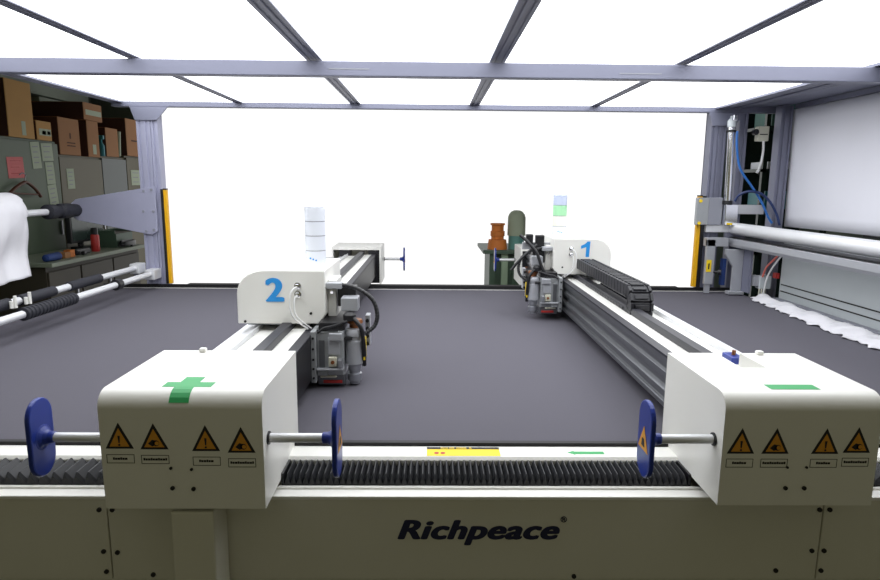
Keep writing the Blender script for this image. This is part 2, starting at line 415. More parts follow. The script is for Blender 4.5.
def warn(fc, x, z, symbol, lz):
    y = 1.3995; s = .034
    def tri(s, y, name, m):
        MB().poly_prism([(x-s, y, z-.56*s), (x+s, y, z-.56*s), (x, y, z+1.4*s)], (0, .0004, 0)).build(name, M[m], fc)
    tri(.0332, y-.0001, 'warning_triangle', 'ink'); tri(.0235, y-.0007, 'warning_triangle', 'amber')
    yy = y-.0012
    if symbol == '!':
        mb = MB().poly_prism([(x-.0028, yy, z+.014), (x+.0028, yy, z+.014), (x+.0014, yy, z-.004), (x-.0014, yy, z-.004)], (0, .0004, 0))
        mb.lathe((x, yy, z-.009), (0, 1, 0), [(0, .0026), (.0004, .0026)], 12); mb.build('warning_symbol', M['ink'], fc)
    else:
        mb = MB().poly_prism([(x-.014, yy, z-.004), (x-.004, yy, z+.006), (x+.002, yy, z+.004), (x+.002, yy, z-.008), (x-.004, yy, z-.011)], (0, .0004, 0))
        mb.lathe((x+.005, yy, z-.003), (0, 1, 0), [(0, .0075), (.0003, .0075)], 12); mb.build('warning_symbol', M['ink'], fc)
        MB().lathe((x+.007, yy-.0005, z-.003), (0, 1, 0), [(0, .005), (.0004, .005)], 12).build('warning_symbol', M['amber'], fc)
    # caption frame with a line of small print
    a, b, c, d = x-.033, x+.033, lz-.0112, lz+.0112; t = .0014
    MB().box(a, b, y, y+.0004, c, c+t).box(a, b, y, y+.0004, d-t, d).box(a, a+t, y, y+.0004, c+t, d-t).box(b-t, b, y, y+.0004, c+t, d-t).build('caption_frame', M['ink'], fc)
    mb = MB(); px = x-(.018 if symbol == '!' else .028); end = x+(.018 if symbol == '!' else .028)
    k = 0
    while px < end-.003:
        w = .004+.002*((k*7) % 3)/2
        mb.box(px, min(px+w, end), y, y+.0004, lz-.0024, lz+.0026+.0012*((k*5) % 3 == 0)); px += w+.0008; k += 1
    mb.build('caption_text', M['ink'], fc)

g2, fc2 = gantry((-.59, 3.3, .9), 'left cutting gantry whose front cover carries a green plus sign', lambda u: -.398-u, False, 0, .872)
g1, fc1 = gantry((.89, 3.3, .9), 'right cutting gantry whose front cover carries a green minus bar', lambda u: .703+u, True, .018, .883)
for x, s, lz in ((-.738, '!', 1.0), (-.656, 'h', .9985), (-.534, '!', .9945), (-.45, 'h', .9905)): warn(fc2, x, lz+.0445, s, lz)
for x, s, lz in ((.748, '!', .993), (.832, 'h', .993), (.953, '!', .993), (1.03, 'h', .996)): warn(fc1, x, lz+.043, s, lz)
for x, z in ((-.62, .977), (-.571, .974), (-.619, .926), (-.569, .924)):
    MB().cyl((x, 1.4, z), (x, 1.396, z), .0052 if z < .95 else .0035, seg=10).build('cover_screw', M['ink'], fc2)
for x, z in ((.865, .983), (.912, .983), (.866, .929), (.912, .929)):
    MB().cyl((x, 1.4, z), (x, 1.396, z), .0052 if z < .95 else .003, seg=10).build('cover_screw', M['ink'], fc1)
def strip_on_top(x0, x1, y0, y1, name, fc):       # a decal following the rounded front edge of the cover
    r, zt, yf = .042, 1.1655, 1.3995
    def yz(s):      # s = distance along the profile measured back from the tangent point
        if s >= 0: return yf+r+s, zt
        a = -s/r; return yf+r-r*math.sin(a), zt-r+r*math.cos(a)
    n = 10
    return MB().grid(lambda u, v: (x0+(x1-x0)*u, *yz(y0+(y1-y0)*v)), 1, n).build(name, M['green'], fc, solid=.0006)
strip_on_top(-.617, -.57, -.05, .077, 'plus_sign', fc2)
strip_on_top(-.648, -.617, -.0, .036, 'plus_sign', fc2); strip_on_top(-.57, -.53, -.0, .036, 'plus_sign', fc2)
strip_on_top(.832, .953, -.0, .036, 'minus_sign', fc1)
col = part('support_column', M['cream'], g2, (-.631, -.527, 1.403, 1.4985, .3, .861), bevel=.004)
# little blue clamp in the slot of the right cover
cl = part('clamp', M['blue'], g1, (.925, .965, 1.83, 1.9, 1.108, 1.135), bevel=.004)
MB().cyl((.945, 1.865, 1.13), (.947, 1.865, 1.15), .006).build('clamp_screw', M['brass'], cl, smooth=True)
part('clamp_arm', M['blackp'], cl, (.93, 1.0, 1.835, 1.85, 1.105, 1.12))
# energy chain along the right gantry
def energy_chain(par):
    x0, x1 = .828, .924; h = .055; path = []
    y = 3.5
    zt, zb = 1.215, 1.215-2*.058
    while y > 2.62: path.append((y, zt, 0)); y -= .045
    for a in (0, 30, 60, 90, 120, 150, 180):
        path.append((2.6-.058*1.0*math.sin(math.radians(a)), (zt+zb)/2+.058*math.cos(math.radians(a)), a))
    y = 2.645
    while y < 3.3: path.append((y, zb+.012, 180)); y += .045
    mb = MB()
    for (y, z, a) in path:
        A = math.radians(a); t = Vector((0, -math.cos(A), -math.sin(A))); n = Vector((0, -math.sin(A), math.cos(A)))
        c = Vector((0, y, z)); hw = .0215 if a in (0, 180) else .017
        for xa, xb, hh in ((x0, x0+.012, h/2), (x1-.012, x1, h/2), (x0+.012, x1-.012, h/2-.007)):
            pts = [c-t*hw-n*hh, c+t*hw-n*hh, c+t*hw+n*hh, c-t*hw+n*hh]
            mb.poly_prism([(xa, p.y, p.z) for p in pts], (xb-xa, 0, 0))
        pts = [c-t*hw*.55+n*(h/2-.007), c+t*hw*.55+n*(h/2-.007), c+t*hw*.55+n*h/2, c-t*hw*.55+n*h/2]
        mb.poly_prism([(x0+.02, p.y, p.z) for p in pts], (x1-x0-.04, 0, 0))
    return mb.build('energy_chain', M['chain_black'], par, .0015, seg=1)
energy_chain(g1)

# ------------------------------------------------------------------ cutting carriages
def carriage(U, y, digit, label, dpos, lampkind, lift):
    k = thing('cutting_carriage', label, 'cutting carriage', (U(.16), y, 1.1), None)
    s = U(1)-U(0)
    def B(name, m, u0, u1, y0, y1, z0, z1, parent=k, bevel=.003):
        return part(name, M[m], parent, (U(u0), U(u1), y+y0, y+y1, z0, z1), bevel=bevel)
    # rounded cover
    P = [(0, 1.165), (0, 1.335), (.225, 1.335)]
    for i in range(1, 9):
        a = math.radians(90-i*90/8); P.append((.225+.105*math.cos(a), 1.245+.09*math.sin(a)))
    P += [(.33, 1.131), (.022, 1.131)]
    cv = MB().poly_prism([(U(u), y, z) for u, z in P], (0, .40, 0)).build('cover', M['white'], k, .004)
    if digit == '1':
        cx, cz = dpos; h = .044
        MB().poly_prism([(cx+.004, y-.0012, cz-h), (cx+.024, y-.0012, cz-h), (cx+.028, y-.0012, cz+h), (cx+.012, y-.0012, cz+h), (cx-.004, y-.0012, cz+h-.016), (cx-.024, y-.0012, cz+h-.024), (cx-.024, y-.0012, cz+h-.042), (cx+.006, y-.0012, cz+h-.032)], (0, .0011, 0)).build('numeral', M['cyan'], cv)
    else:
        text(digit, 'numeral', M['cyan'], cv, (dpos[0], y-.001, dpos[1]), .122, fat=.0055, sx=1.1, ext=.0012)
    for z in (1.278, 1.246):
        MB().lathe((U(.10), y, z), (0, -1, 0), [(0, .013), (.008, .013), (.009, .009), (.022, .009), (.024, .006)], 14).build('cable_gland', M['chrome'], cv, smooth=True)
    MB().tube([(U(.1), y-.02, 1.278), (U(.115), y-.045, 1.262), (U(.122), y-.05, 1.21), (U(.105), y-.045, 1.16), (U(.06), y-.03, 1.118)], .0028, 8).build('cable', M['wire_white'], cv, smooth=True)
    MB().tube([(U(.1), y-.02, 1.246), (U(.108), y-.035, 1.225), (U(.10), y-.04, 1.17), (U(.05), y-.02, 1.118)], .0028, 8).build('cable', M['wire_white'], cv, smooth=True)
    MB().cyl((U(.054), y, 1.172), (U(.054), y-.003, 1.172), .005, seg=10).build('cover_screw', M['ink'], cv)
    MB().cyl((U(.302), y, 1.14), (U(.302), y-.003, 1.14), .005, seg=10).build('cover_screw', M['ink'], cv)
    B('saddle', 'gray_l', .17, .31, .05, .36, 1.115, 1.131)
    # signal tower lamp
    lx, ly = U(.058), y+.15
    lam = MB().cyl((lx, ly, 1.335), (lx, ly, 1.395), .040, seg=28).build('signal_lamp', M['lamp_white'], k, smooth=True)
    z = 1.395
    cols = dict(a=('lamp_white', 'lamp_white', 'lamp_white'), b=('lamp_yellow', 'lamp_green', 'lamp_clear'))[lampkind]
    hs = (.058, .056, .058) if lampkind == 'a' else (.060, .062, .060)
    for c, h in zip(cols, hs):
        MB().cyl((lx, ly, z), (lx, ly, z+.003), .0392, seg=28).build('lamp_ring', M['seam'], lam, smooth=True)
        MB().cyl((lx, ly, z+.003), (lx, ly, z+h), .040, seg=28).build('lamp_lens', M[c], lam, smooth=True); z += h
    MB().lathe((lx, ly, z), (0, 0, 1), [(0, .040), (.004, .037), (.006, .02), (.0065, .001)], 28).build('lamp_cap', M['lamp_white'], lam, smooth=True)
    for i in range(3):
        MB().cyl((lx-.014+.011*i, ly-.0395, 1.368-.004*i), (lx-.014+.011*i, ly-.041, 1.368-.004*i), .0035, seg=8).build('lamp_marking', M['cyan'], lam)
    # cutting head, u is negative on the head side
    B('mounting_plate', 'gray', .020, .0395, -.10, .30, .93, 1.125)
    for z in (.95, .985, 1.02, 1.06, 1.10):
        MB().cyl((U(.03), y-.10, z), (U(.03), y-.104, z), .0045, seg=8).build('plate_screw', M['blackp'], k)
    hb = B('head_body', 'gray', -.078, .0195, -.08, .22, .955, 1.12)
    B('head_window', 'gray_l', -.066, -.022, -.088, -.081, 1.035, 1.10, hb)
    B('head_window', 'alu_dark', -.01, .012, -.086, -.081, .97, 1.09, hb)
    sw = B('head_switch', 'beige', -.054, -.024, -.098, -.081, .992, 1.028, hb)
    MB().cyl((U(-.04), y-.098, 1.01), (U(-.04), y-.103, 1.01), .007, seg=12).build('switch_button', M['brass'], sw)
    B('head_shelf', 'gray_l', -.078, .0195, -.105, -.0801, .978, .986)
    B('head_lever', 'steel', -.076, -.060, -.112, -.0802, .990, 1.022)
    B('upper_block', 'gray_l', -.076, -.028, -.10, -.0882, 1.09, 1.118)
    B('lower_block', 'gray', -.02, .018, -.095, -.0805, .957, .975)
    B('spindle_clamp', 'gray', -.152, -.0785, -.012, .03, 1.0, 1.02)
    B('spindle_clamp', 'gray', -.152, -.0785, -.012, .03, 1.06, 1.08)
    B('head_strap', 'blackp', -.06, .019, -.084, -.0802, 1.121, 1.128)
    B('blade_shoe', 'alu_dark', -.08, .02, -.07, .16, .915, .954)
    B('blade_label', 'beige', -.05, .01, -.082, -.071, .945, .953)
    B('blade_guard', 'red', -.07, -.0, -.074, -.0705, .922, .934)
    B('motor_mount', 'blackp', -.08, .016, -.06, .2, 1.121, 1.15)
    B('slide_bracket', 'white', -.034, -.001, .06, .2, 1.13, 1.29)
    B('valve', 'gray_l', -.06, -.0, .02, .058, 1.262, 1.285)
    MB().cyl((U(-.018), y+.055, 1.245), (U(-.018), y+.045, 1.245), .006, seg=10).build('bracket_screw', M['chrome'], k)
    mo = B('motor', 'gray_l', -.125, -.062, -.02, .05, 1.185, 1.235)
    B('motor_cap', 'blackp', -.11, -.04, .05, .12, 1.19, 1.265)
    MB().lathe((U(-.095), y-.03, 1.185), (0, 0, -1), [(0, .014), (.01, .024), (.03, .024), (.034, .012)], 16).build('motor_coupling', M['blackp'], mo, smooth=True)
    MB().lathe((U(-.112), y, 1.151), (0, 0, -1), [(0, .026), (.012, .03), (.02, .022), (.03, .022)], 18).build('spindle_collar', M['brass'], k, smooth=True)
    sp = MB().lathe((U(-.112), y-.03, 1.12), (0, 0, -1), [(0, .030), (.008, .034), (.022, .034), (.024, .030), (.04, .030), (.042, .034), (.13, .034), (.134, .026)], 24).build('spindle', M['gray_l'], k, smooth=True)
    B('spindle_band', 'blackp', -.11, -.079, -.068, -.05, 1.086, 1.096, sp)
    MB().lathe((U(-.112), y-.03, .986), (0, 0, -1), [(0, .024), (.022, .024), (.024, .02), (.034, .02), (.036, .027), (.062, .027), (.066, .020), (.075, .020)], 20).build('nozzle', M['steel'], k, smooth=True)
    B('spindle_label', 'yellow', -.154, -.1475, -.05, .0, 1.005, 1.085, sp, 0)
    B('air_fitting', 'gray_l', -.165, -.147, .03, .08, 1.04, 1.16)
    for z in (1.05, 1.08, 1.11, 1.14):
        MB().cyl((U(-.156), y+.03, z), (U(-.156), y+.018, z), .007, seg=10).build('air_port', M['blackp'], k)
    MB().tube([(U(-.02), y+.05, 1.272), (U(-.06), y+.04, 1.275), (U(-.12), y+.03, 1.262), (U(-.175), y+.02, 1.225), (U(-.195), y+.01, 1.17), (U(-.185), y, 1.125), (U(-.15), y-.02, 1.10)],
              lambda i: .0075+.0012*(i % 2), 10, 9).build('corrugated_hose', M['blackp'], k)
    MB().tube([(U(-.10), y-.03, 1.17), (U(-.125), y-.05, 1.15), (U(-.143), y-.055, 1.12), (U(-.15), y-.05, 1.05), (U(-.148), y-.03, .98)], .0085, 10).build('power_cable', M['blackp'], k, smooth=True)
    MB().tube([(U(.015), y-.09, 1.118), (U(-.01), y-.085, 1.135), (U(-.04), y-.075, 1.14), (U(-.09), y-.06, 1.155)], .005, 8).build('sensor_cable', M['blackp'], k, smooth=True)
    k.location.z += lift
    return k
k2 = carriage(lambda u: -.40-u, 2.3, '2', 'white cutting carriage with a blue numeral 2 and all white tower lamp', (-.587, 1.256), 'a', -.004)
k1 = carriage(lambda u: .692+u, 3.5, '1', 'white cutting carriage with a blue numeral 1 and green banded tower lamp', (.872, 1.276), 'b', .022)
# plugs and hoses only the far carriage shows
part('plug', M['blackp'], k1, (.545, .585, 3.56, 3.60, 1.32, 1.375), bevel=.005)
part('plug', M['blackp'], k1, (.60, .65, 3.56, 3.60, 1.30, 1.37), bevel=.005)
part('plug_bracket', M['gray_l'], k1, (.53, .691, 3.6, 3.62, 1.285, 1.325))
MB().tube([(.50, 3.5, 1.375), (.54, 3.48, 1.34), (.59, 3.46, 1.28), (.62, 3.45, 1.20), (.65, 3.44, 1.14)], .009, 10).build('power_cable', M['blackp'], k1, smooth=True)
MB().tube([(.60, 3.52, 1.32), (.55, 3.5, 1.28), (.49, 3.5, 1.22), (.455, 3.5, 1.175)], .008, 10).build('corrugated_hose', M['blackp'], k1, smooth=True)

# ------------------------------------------------------------------ left side: edge rails, fabric roll
def light_curtain(x0, x1, xb0, xb1, z0, z1, label):
    t = thing('safety_light_curtain', label, 'safety bar', ((x0+x1)/2, 4.45, z0), 'safety bars')
    part('yellow_face', M['yell_edge'], t, (x0, x1, 4.43, 4.46, z0, z1), bevel=.003)
    part('black_edge', M['blackp'], t, (xb0, xb1, 4.425, 4.462, z0, z1+.005))
    part('end_cap', M['blackp'], t, (x0, x1, 4.43, 4.46, z1+.0005, z1+.01))
light_curtain(-1.888, -1.864, -1.904, -1.889, .935, 1.60, 'thin yellow and black safety bar on the left post beside the fabric bracket')
light_curtain(1.895, 1.925, 1.926, 1.95, .935, 1.585, 'thin yellow and black safety bar on the right post beside the roller end')

def rod(x, z, y0, y1, label, grips, collars):
    t = thing('guide_rod', label, 'rod', (x, (y0+y1)/2, z), 'guide rods')
    MB().cyl((x, y0, z), (x, y1, z), .019, seg=20).build('bar', M['alu_white'], t, smooth=True)
    for a, b, ribs in grips:
        prof = [(0, .02)]
        if ribs:
            n = int((b-a)/.028)
            for i in range(n): prof += [((b-a)*i/n+.003, .033), ((b-a)*(i+.6)/n, .033), ((b-a)*(i+.7)/n, .028), ((b-a)*(i+1)/n, .028)]
        else: prof += [(.004, .028), (b-a-.004, .028)]
        prof += [(b-a, .02)]
        MB().lathe((x, a, z), (0, 1, 0), prof, 20).build('grip', M['grip'], t, smooth=True)
    for y in collars:
        MB().cyl((x, y, z), (x, y+.05, z), .034, seg=20).build('collar', M['blackp'], t, smooth=True)
    part('end_block', M['alu_white'], t, (x-.035, x+.035, y1, 4.443, z-.04, z+.03), bevel=.006)
    MB().box(x-.012, x+.012, y1+.02, y1+.06, z-.06, z-.041).build('end_clip', M['alu_frame'], t)
    return t
rod(-1.975, 1.016, 2.2, 4.32, 'nearer white guide rod along the table edge with ribbed black grip', [(2.96, 3.40, True)], [3.85])
rod(-2.085, 1.055, 2.2, 4.34, 'outer white guide rod behind the ribbed one with smooth black sleeves', [(2.2, 3.03, False), (3.11, 3.40, False), (3.54, 3.88, False)], [])
# two little white clips standing on the rods
for y, lb in ((3.0, 'small white plastic clip on the rods, nearer the camera'), (3.11, 'small white plastic clip on the rods, farther from the camera')):
    t = thing('rod_clip', lb, 'clip', (-2.03, y, 1.05), 'white rod clips')
    MB().cyl((-2.03, y, 1.04), (-2.03, y, 1.10), .008, seg=12).build('clip_post', M['white'], t, smooth=True)
    MB().cyl((-2.043, y-.01, 1.04), (-2.043, y-.01, 1.075), .009, seg=12).build('clip_hook', M['white'], t, smooth=True)

fl = thing('fabric_roll', 'roll of white fabric with a loose hanging end on a steel shaft', 'fabric roll', (-2.5, 3.4, 1.455))
MB().cyl((-2.5, 2.0, 1.455), (-2.5, 4.20, 1.455), .021, seg=20).build('shaft', M['alu_white'], fl, smooth=True)
MB().lathe((-2.5, 4.08, 1.455), (0, 1, 0), [(0, .03), (.01, .048), (.08, .048), (.09, .036), (.14, .036), (.15, .05), (.26, .05), (.27, .042), (.344, .042)], 24).build('chuck', M['grip'], fl, smooth=True)
def rollprof(t):        # spiral roll then a loose end hanging down on the table side
    if t < .6:
        a = PI*1.5-(t/.6)*PI*1.5; r = .128
        return -2.5+r*math.cos(a), 1.455+r*math.sin(a)
    f = (t-.6)/.4
    return -2.372+.012*math.sin(f*7)-.02*f*(1-f)*4+.015*f, 1.455-.36*f
def rollpt(u, v):
    x, z = rollprof(v)
    y = 2.2+u*(1.52-.10*max(0, v-.6)/.4)
    w = (.010*math.sin(u*31+v*9)+.006*math.sin(u*67+1.3))*(1 if v > .5 else .25)
    if v > .6: z += .02*math.sin(u*14)*(v-.6); y += (.025*math.sin(v*9) if u > .98 else 0)
    return (x+w, y, z)
MB().grid(rollpt, 60, 60).build('loose_sheet', M['cloth'], fl, smooth=True, solid=.003)
MB().lathe((-2.5, 2.2, 1.455), (0, 1, 0), [(0, .02), (.001, .118), (1.46, .118), (1.475, .105), (1.48, .02)], 36).build('rolled_fabric', M['cloth'], fl, smooth=True)

# ------------------------------------------------------------------ right side mechanism
fb = thing('fabric_feed_bar', 'long silver feed bar running along the right side above the grey panel', 'feed bar', (2.17, 3.4, 1.3))
MB().cyl((2.16, 2.0, 1.362), (2.16, 4.404, 1.362), .042, seg=28).build('roller', M['alu_white'], fb, smooth=True)
MB().poly_prism([(2.125, 2.0, 1.295), (2.125, 2.0, 1.255), (2.135, 2.0, 1.235), (2.235, 2.0, 1.235), (2.235, 2.0, 1.30)], (0, 2.42, 0)).build('rail', M['gray_l'], fb, .003)
part('rail_lip', M['blackp'], fb, (2.127, 2.23, 2.0, 4.404, 1.3005, 1.3055))
part('end_bearing', M['alu_white'], fb, (1.955, 2.24, 4.4045, 4.442, 1.335, 1.3875), bevel=.004)
part('end_bearing', M['alu_frame'], fb, (2.10, 2.24, 4.4045, 4.442, 1.235, 1.334), bevel=.004)

sp = thing('sheet_metal_panel', 'tall grey sheet steel panel on the right table edge with two dark slots', 'panel', (2.38, 3.2, .867))
part('sheet', M['sidegray'], sp, (2.36, 2.40, 2.0, 4.12, .87, 1.3), bevel=.003)
for z in (1.01, .965): part('slot', M['ink'], sp, (2.357, 2.3595, 2.0, 4.1, z-.0035, z+.0035))
part('foot_rail', M['seam'], sp, (2.32, 2.359, 2.0, 4.12, .867, .915))

# crumpled white cloth strip along the edge
def cl_pt(u, v):
    y = 2.1+u*2.04; x = 2.10+.205*v+.012*math.sin(y*37)*(1-v)+.01*math.sin(y*61+2)*(1-v)-.0*u
    x += .09*(1-v)*max(0, (y-3.2)/1.2)
    z = .907+.012*math.sin(y*44+v*5)*math.sin(v*PI*1.0)+.012*math.sin(y*23+v*9+1)*math.sin(v*PI)+.016*math.sin(v*PI)+.004*math.sin(y*90+v*12)
    return (x, y, max(z, .9035))
tag(MB().grid(cl_pt, 150, 14).build('crumpled_cloth', M['cloth'], None, smooth=True, solid=.002), 'crumpled white cloth strip lying along the right edge of the felt table', 'cloth')

cu = thing('white_curtain', 'plain white sheet curtain hanging on the right above the silver feed bar', 'curtain', (2.46, 3.2, 1.38))
MB().grid(lambda u, v: (2.462+.008*math.sin(u*9+v*2), 1.6+2.72*u, 1.385+.02*(1-u)+(.79-.02*(1-u))*v), 40, 10).build('sheet', M['curtain'], cu, smooth=True, solid=.004)
MB().box(2.455, 2.47, 1.6, 3.5, 1.381, 1.3895).build('bottom_bar', M['blackp'], cu)
part('top_rail', M['alu_frame'], cu, (2.441, 2.485, 1.6, 4.29, 2.178, 2.205))

pc = thing('pneumatic_cylinder', 'upright chrome pneumatic cylinder in front of the right corner post', 'pneumatic cylinder', (2.05, 4.36, 1.39))
MB().cyl((2.075, 4.37, 1.56), (2.06, 4.37, 2.06), .025, seg=24).build('barrel', M['chrome'], pc, smooth=True)
MB().lathe((2.06, 4.37, 2.06), (0, 0, 1), [(0, .028), (.04, .03), (.05, .024), (.06, .012), (.075, .012)], 20).build('top_cap', M['clear'], pc, smooth=True)
MB().cyl((2.075, 4.37, 1.535), (2.075, 4.37, 1.56), .034, seg=20).build('bottom_cap', M['blackp'], pc, smooth=True)
MB().cyl((2.06, 4.37, 2.025), (2.06, 4.37, 2.04), .033, seg=20).build('clamp_ring', M['blackp'], pc, smooth=True)
part('mounting_block', M['chrome'], pc, (2.055, 2.145, 4.345, 4.40, 1.388, 1.534), bevel=.004)
part('block_label', M['yellow'], pc, (2.07, 2.11, 4.343, 4.3445, 1.392, 1.405))
part('fitting', M['chrome'], pc, (2.045, 2.075, 4.32, 4.342, 2.10, 2.14), bevel=.004)
bp = thing('drive_plate', 'square grey steel plate with yellow dots beside the chrome block', 'plate', (1.96, 4.41, 1.385))
part('plate', M['seam'], bp, (1.955, 2.05, 4.385, 4.4, 1.388, 1.58), bevel=.003)
part('plate', M['gray'], bp, (1.87, 1.954, 4.385, 4.42, 1.388, 1.578), bevel=.003)
for z in (1.555, 1.40): MB().cyl((1.893, 4.385, z), (1.893, 4.381, z), .012, seg=12).build('yellow_dot', M['yellow'], bp)
eb = thing('lock_bracket', 'grey upright bracket with yellow tag and black knob at the right table corner', 'bracket', (1.98, 4.36, .936))
part('upright', M['gray_l'], eb, (1.94, 2.0, 4.33, 4.36, .97, 1.29), bevel=.003)
part('head', M['gray_l'], eb, (1.94, 2.09, 4.33, 4.40, 1.24, 1.30), bevel=.003)
part('foot', M['gray_l'], eb, (1.95, 1.985, 4.34, 4.36, .905, .97))
yt = part('tag', M['yellow'], eb, (1.942, 1.978, 4.325, 4.3295, 1.06, 1.145))
part('tag_symbol', M['ink'], yt, (1.955, 1.964, 4.323, 4.3248, 1.08, 1.12))
MB().lathe((2.0, 4.335, 1.06), (1, -.5, 0), [(0, .01), (.03, .01), (.032, .022), (.05, .022)], 16).build('knob', M['blackp'], eb, smooth=True)
gb = thing('end_bracket', 'light grey tapered end bracket holding the silver feed bar', 'bracket', (2.14, 4.3, .905))
MB().poly_prism([(2.06, 4.30, 1.224), (2.06, 4.30, 1.19), (2.12, 4.30, 1.10), (2.12, 4.30, .93), (2.19, 4.30, .93), (2.19, 4.30, 1.224)], (0, .02, 0)).build('plate', M['gray_l'], gb, .003)
part('side_flange', M['alu_frame'], gb, (2.191, 2.205, 4.2, 4.42, .93, 1.224))
part('foot', M['gray_l'], gb, (2.09, 2.2, 4.27, 4.33, .9065, .9295), bevel=.004)
part('spring', M['bluecloth'], gb, (2.075, 2.1, 4.36, 4.40, .96, 1.15))
cb = thing('junction_box', 'cloudy plastic junction box with wires on the right edge behind the crumpled cloth', 'junction box', (2.27, 4.2, .93))
part('housing', M['clear'], cb, (2.25, 2.33, 4.17, 4.23, .965, 1.055), bevel=.005)
part('cable_duct', M['gray_l'], cb, (2.215, 2.25, 4.18, 4.24, .985, 1.055))
part('relay', M['red'], cb, (2.335, 2.358, 4.13, 4.17, 1.045, 1.08))
MB().tube([(2.26, 4.16, 1.05), (2.27, 4.14, 1.12), (2.31, 4.12, 1.18), (2.335, 4.12, 1.215)], .006, 8).build('red_wire', M['wire_red'], cb, smooth=True)
MB().tube([(2.27, 4.15, .93), (2.28, 4.14, 1.04), (2.30, 4.12, 1.12), (2.34, 4.10, 1.20)], .006, 8).build('white_wire', M['wire_white'], cb, smooth=True)
for x in (2.245, 2.262, 2.285): MB().cyl((x, 4.16, .92), (x, 4.16, .968), .004, seg=8).build('pin', M['beige'], cb)
lb = thing('cross_bracket', 'short white horizontal bar between the right posts above the feed bar', 'bar', (2.25, 4.42, 1.46))
part('bar', M['alu_white'], lb, (2.15, 2.355, 4.40, 4.442, 1.465, 1.53), bevel=.003)
vb = thing('valve_box', 'small beige valve box with a white cable high between the right posts', 'valve box', (2.3, 4.4, 1.95))
part('box', M['beige'], vb, (2.255, 2.33, 4.38, 4.43, 1.97, 2.07), bevel=.004)
part('box_slot', M['ink'], vb, (2.265, 2.32, 4.378, 4.3795, 2.012, 2.018))
MB().tube([(2.30, 4.39, 1.97), (2.30, 4.38, 1.9), (2.285, 4.37, 1.82), (2.27, 4.38, 1.75)], .008, 8).build('white_cable', M['wire_white'], vb, smooth=True)
MB().lathe((2.235, 4.40, 2.03), (0, -1, 0), [(0, .02), (.03, .02), (.031, .012), (.04, .012)], 14).build('gauge', M['blackp'], vb, smooth=True)
tag(MB().tube([(2.085, 4.335, 2.03), (2.09, 4.33, 1.92), (2.12, 4.32, 1.78), (2.20, 4.30, 1.66), (2.27, 4.29, 1.56), (2.32, 4.27, 1.45), (2.345, 4.26, 1.41)], .008, 10).build('air_hose', M['hose_blue'], None, smooth=True), 'bright blue air hose looping down from the chrome cylinder', 'hose')
tag(MB().tube([(2.105, 4.325, 1.556), (2.125, 4.31, 1.60), (2.18, 4.28, 1.625), (2.25, 4.26, 1.61), (2.31, 4.24, 1.55), (2.35, 4.22, 1.47), (2.37, 4.21, 1.40)], .009, 10).build('air_hose', M['hose_dkblue'], None, smooth=True), 'dark blue hose arching over the chrome block to the feed bar', 'hose')
# dark shelf seen between the right posts
rk = thing('storage_rack', 'dark steel storage rack glimpsed between the right corner posts', 'rack', (3.5, 6.2, 0))
for x in (3.16, 3.8):
    for y in (6.0, 6.45): part('upright', M['locker_d'], rk, (x, x+.04, y, y+.04, 0, 2.5))
for z in (.5, 1.0, 1.42, 1.80, 2.2): part('shelf', M['locker_d'], rk, (3.16, 3.84, 6.0, 6.49, z, z+.03))
part('back_sheet', M['locker_d'], rk, (3.16, 3.84, 6.492, 6.50, 0.02, 2.5))
tag(part('storage_box', M['lamp_white'], None, (3.22, 3.6, 6.02, 6.35, 1.8305, 1.90), bevel=.004), 'flat white box on the upper shelf of the dark rack', 'box', 'rack boxes')
tag(part('storage_box', M['teal'], None, (3.22, 3.6, 6.02, 6.35, 1.4505, 1.62), bevel=.004), 'teal box on the middle shelf of the dark rack', 'box', 'rack boxes')
tag(part('storage_box', M['tealgray'], None, (3.22, 3.55, 6.02, 6.35, 2.2305, 2.48), bevel=.004), 'pale teal box on the top shelf of the dark rack', 'box', 'rack boxes')

# ------------------------------------------------------------------ left background: lockers, boxes, bench
def locker(y0, y1, z1, m, label, dm=None):
    t = thing('storage_locker', label, 'locker', (-3.42, (y0+y1)/2, 0), 'steel lockers on the left')
    part('carcass', M[m], t, (-3.65, -3.222, y0+.002, y1-.002, .02, z1))
    n = 1 if y1-y0 < .75 else 2
    for i in range(n):
        a = y0+(y1-y0)*i/n; b = y0+(y1-y0)*(i+1)/n
        d = part('door', M[dm or m], t, (-3.22, -3.2, a+.006, b-.006, .08, z1-.02), bevel=.003)
        part('handle', M['steel'], d, (-3.199, -3.188, b-.06, b-.045, 1.2, 1.32))
    return t
locker(3.9, 5.47, 1.985, 'locker', 'wide grey green steel locker with taped papers, nearest on the left')
locker(5.47, 6.17, 1.882, 'locker_b', 'olive brown steel locker between the green one and the glazed one')
l3 = locker(6.17, 6.66, 1.90, 'locker_b', 'locker with a dark glazed door, beside the left frame post', 'locker_d')
locker(6.66, 7.08, 1.925, 'locker_b', 'narrow olive locker with a pale notice, partly behind the left post')
def carton(y0, y1, z0, z1, d, m, label, lab=None, front='card_d', tapes=()):
    t = thing('cardboard_box', label, 'box', (-3.2-d/2, (y0+y1)/2, z0), 'cartons on the lockers')
    part('carton_body', M[m], t, (-3.2-d, -3.2, y0, y1, z0+.001, z1), bevel=.003)
    part('carton_shaded_end', M[front], t, (-3.2-d+.004, -3.204, y0-.002, y0-.0002, z0+.004, z1-.004))  # camera-side end coloured darker to carry the shade on that face
    part('lid_tape', M['card'], t, (-3.2-d+.02, -3.22, (y0+y1)/2-.02, (y0+y1)/2+.02, z1+.0003, z1+.001))
    if lab:
        for a, b, c, e, lm in lab: part('print', M[lm], t, (-3.1995, -3.1985, y0+(y1-y0)*a, y0+(y1-y0)*b, z0+(z1-z0)*c, z0+(z1-z0)*e))
    return t
carton(4.86, 5.17, 1.985, 2.415, .42, 'card', 'large tan cardboard box, leftmost and tallest on top of the lockers', [(.5, .66, .05, .30, 'paper')])
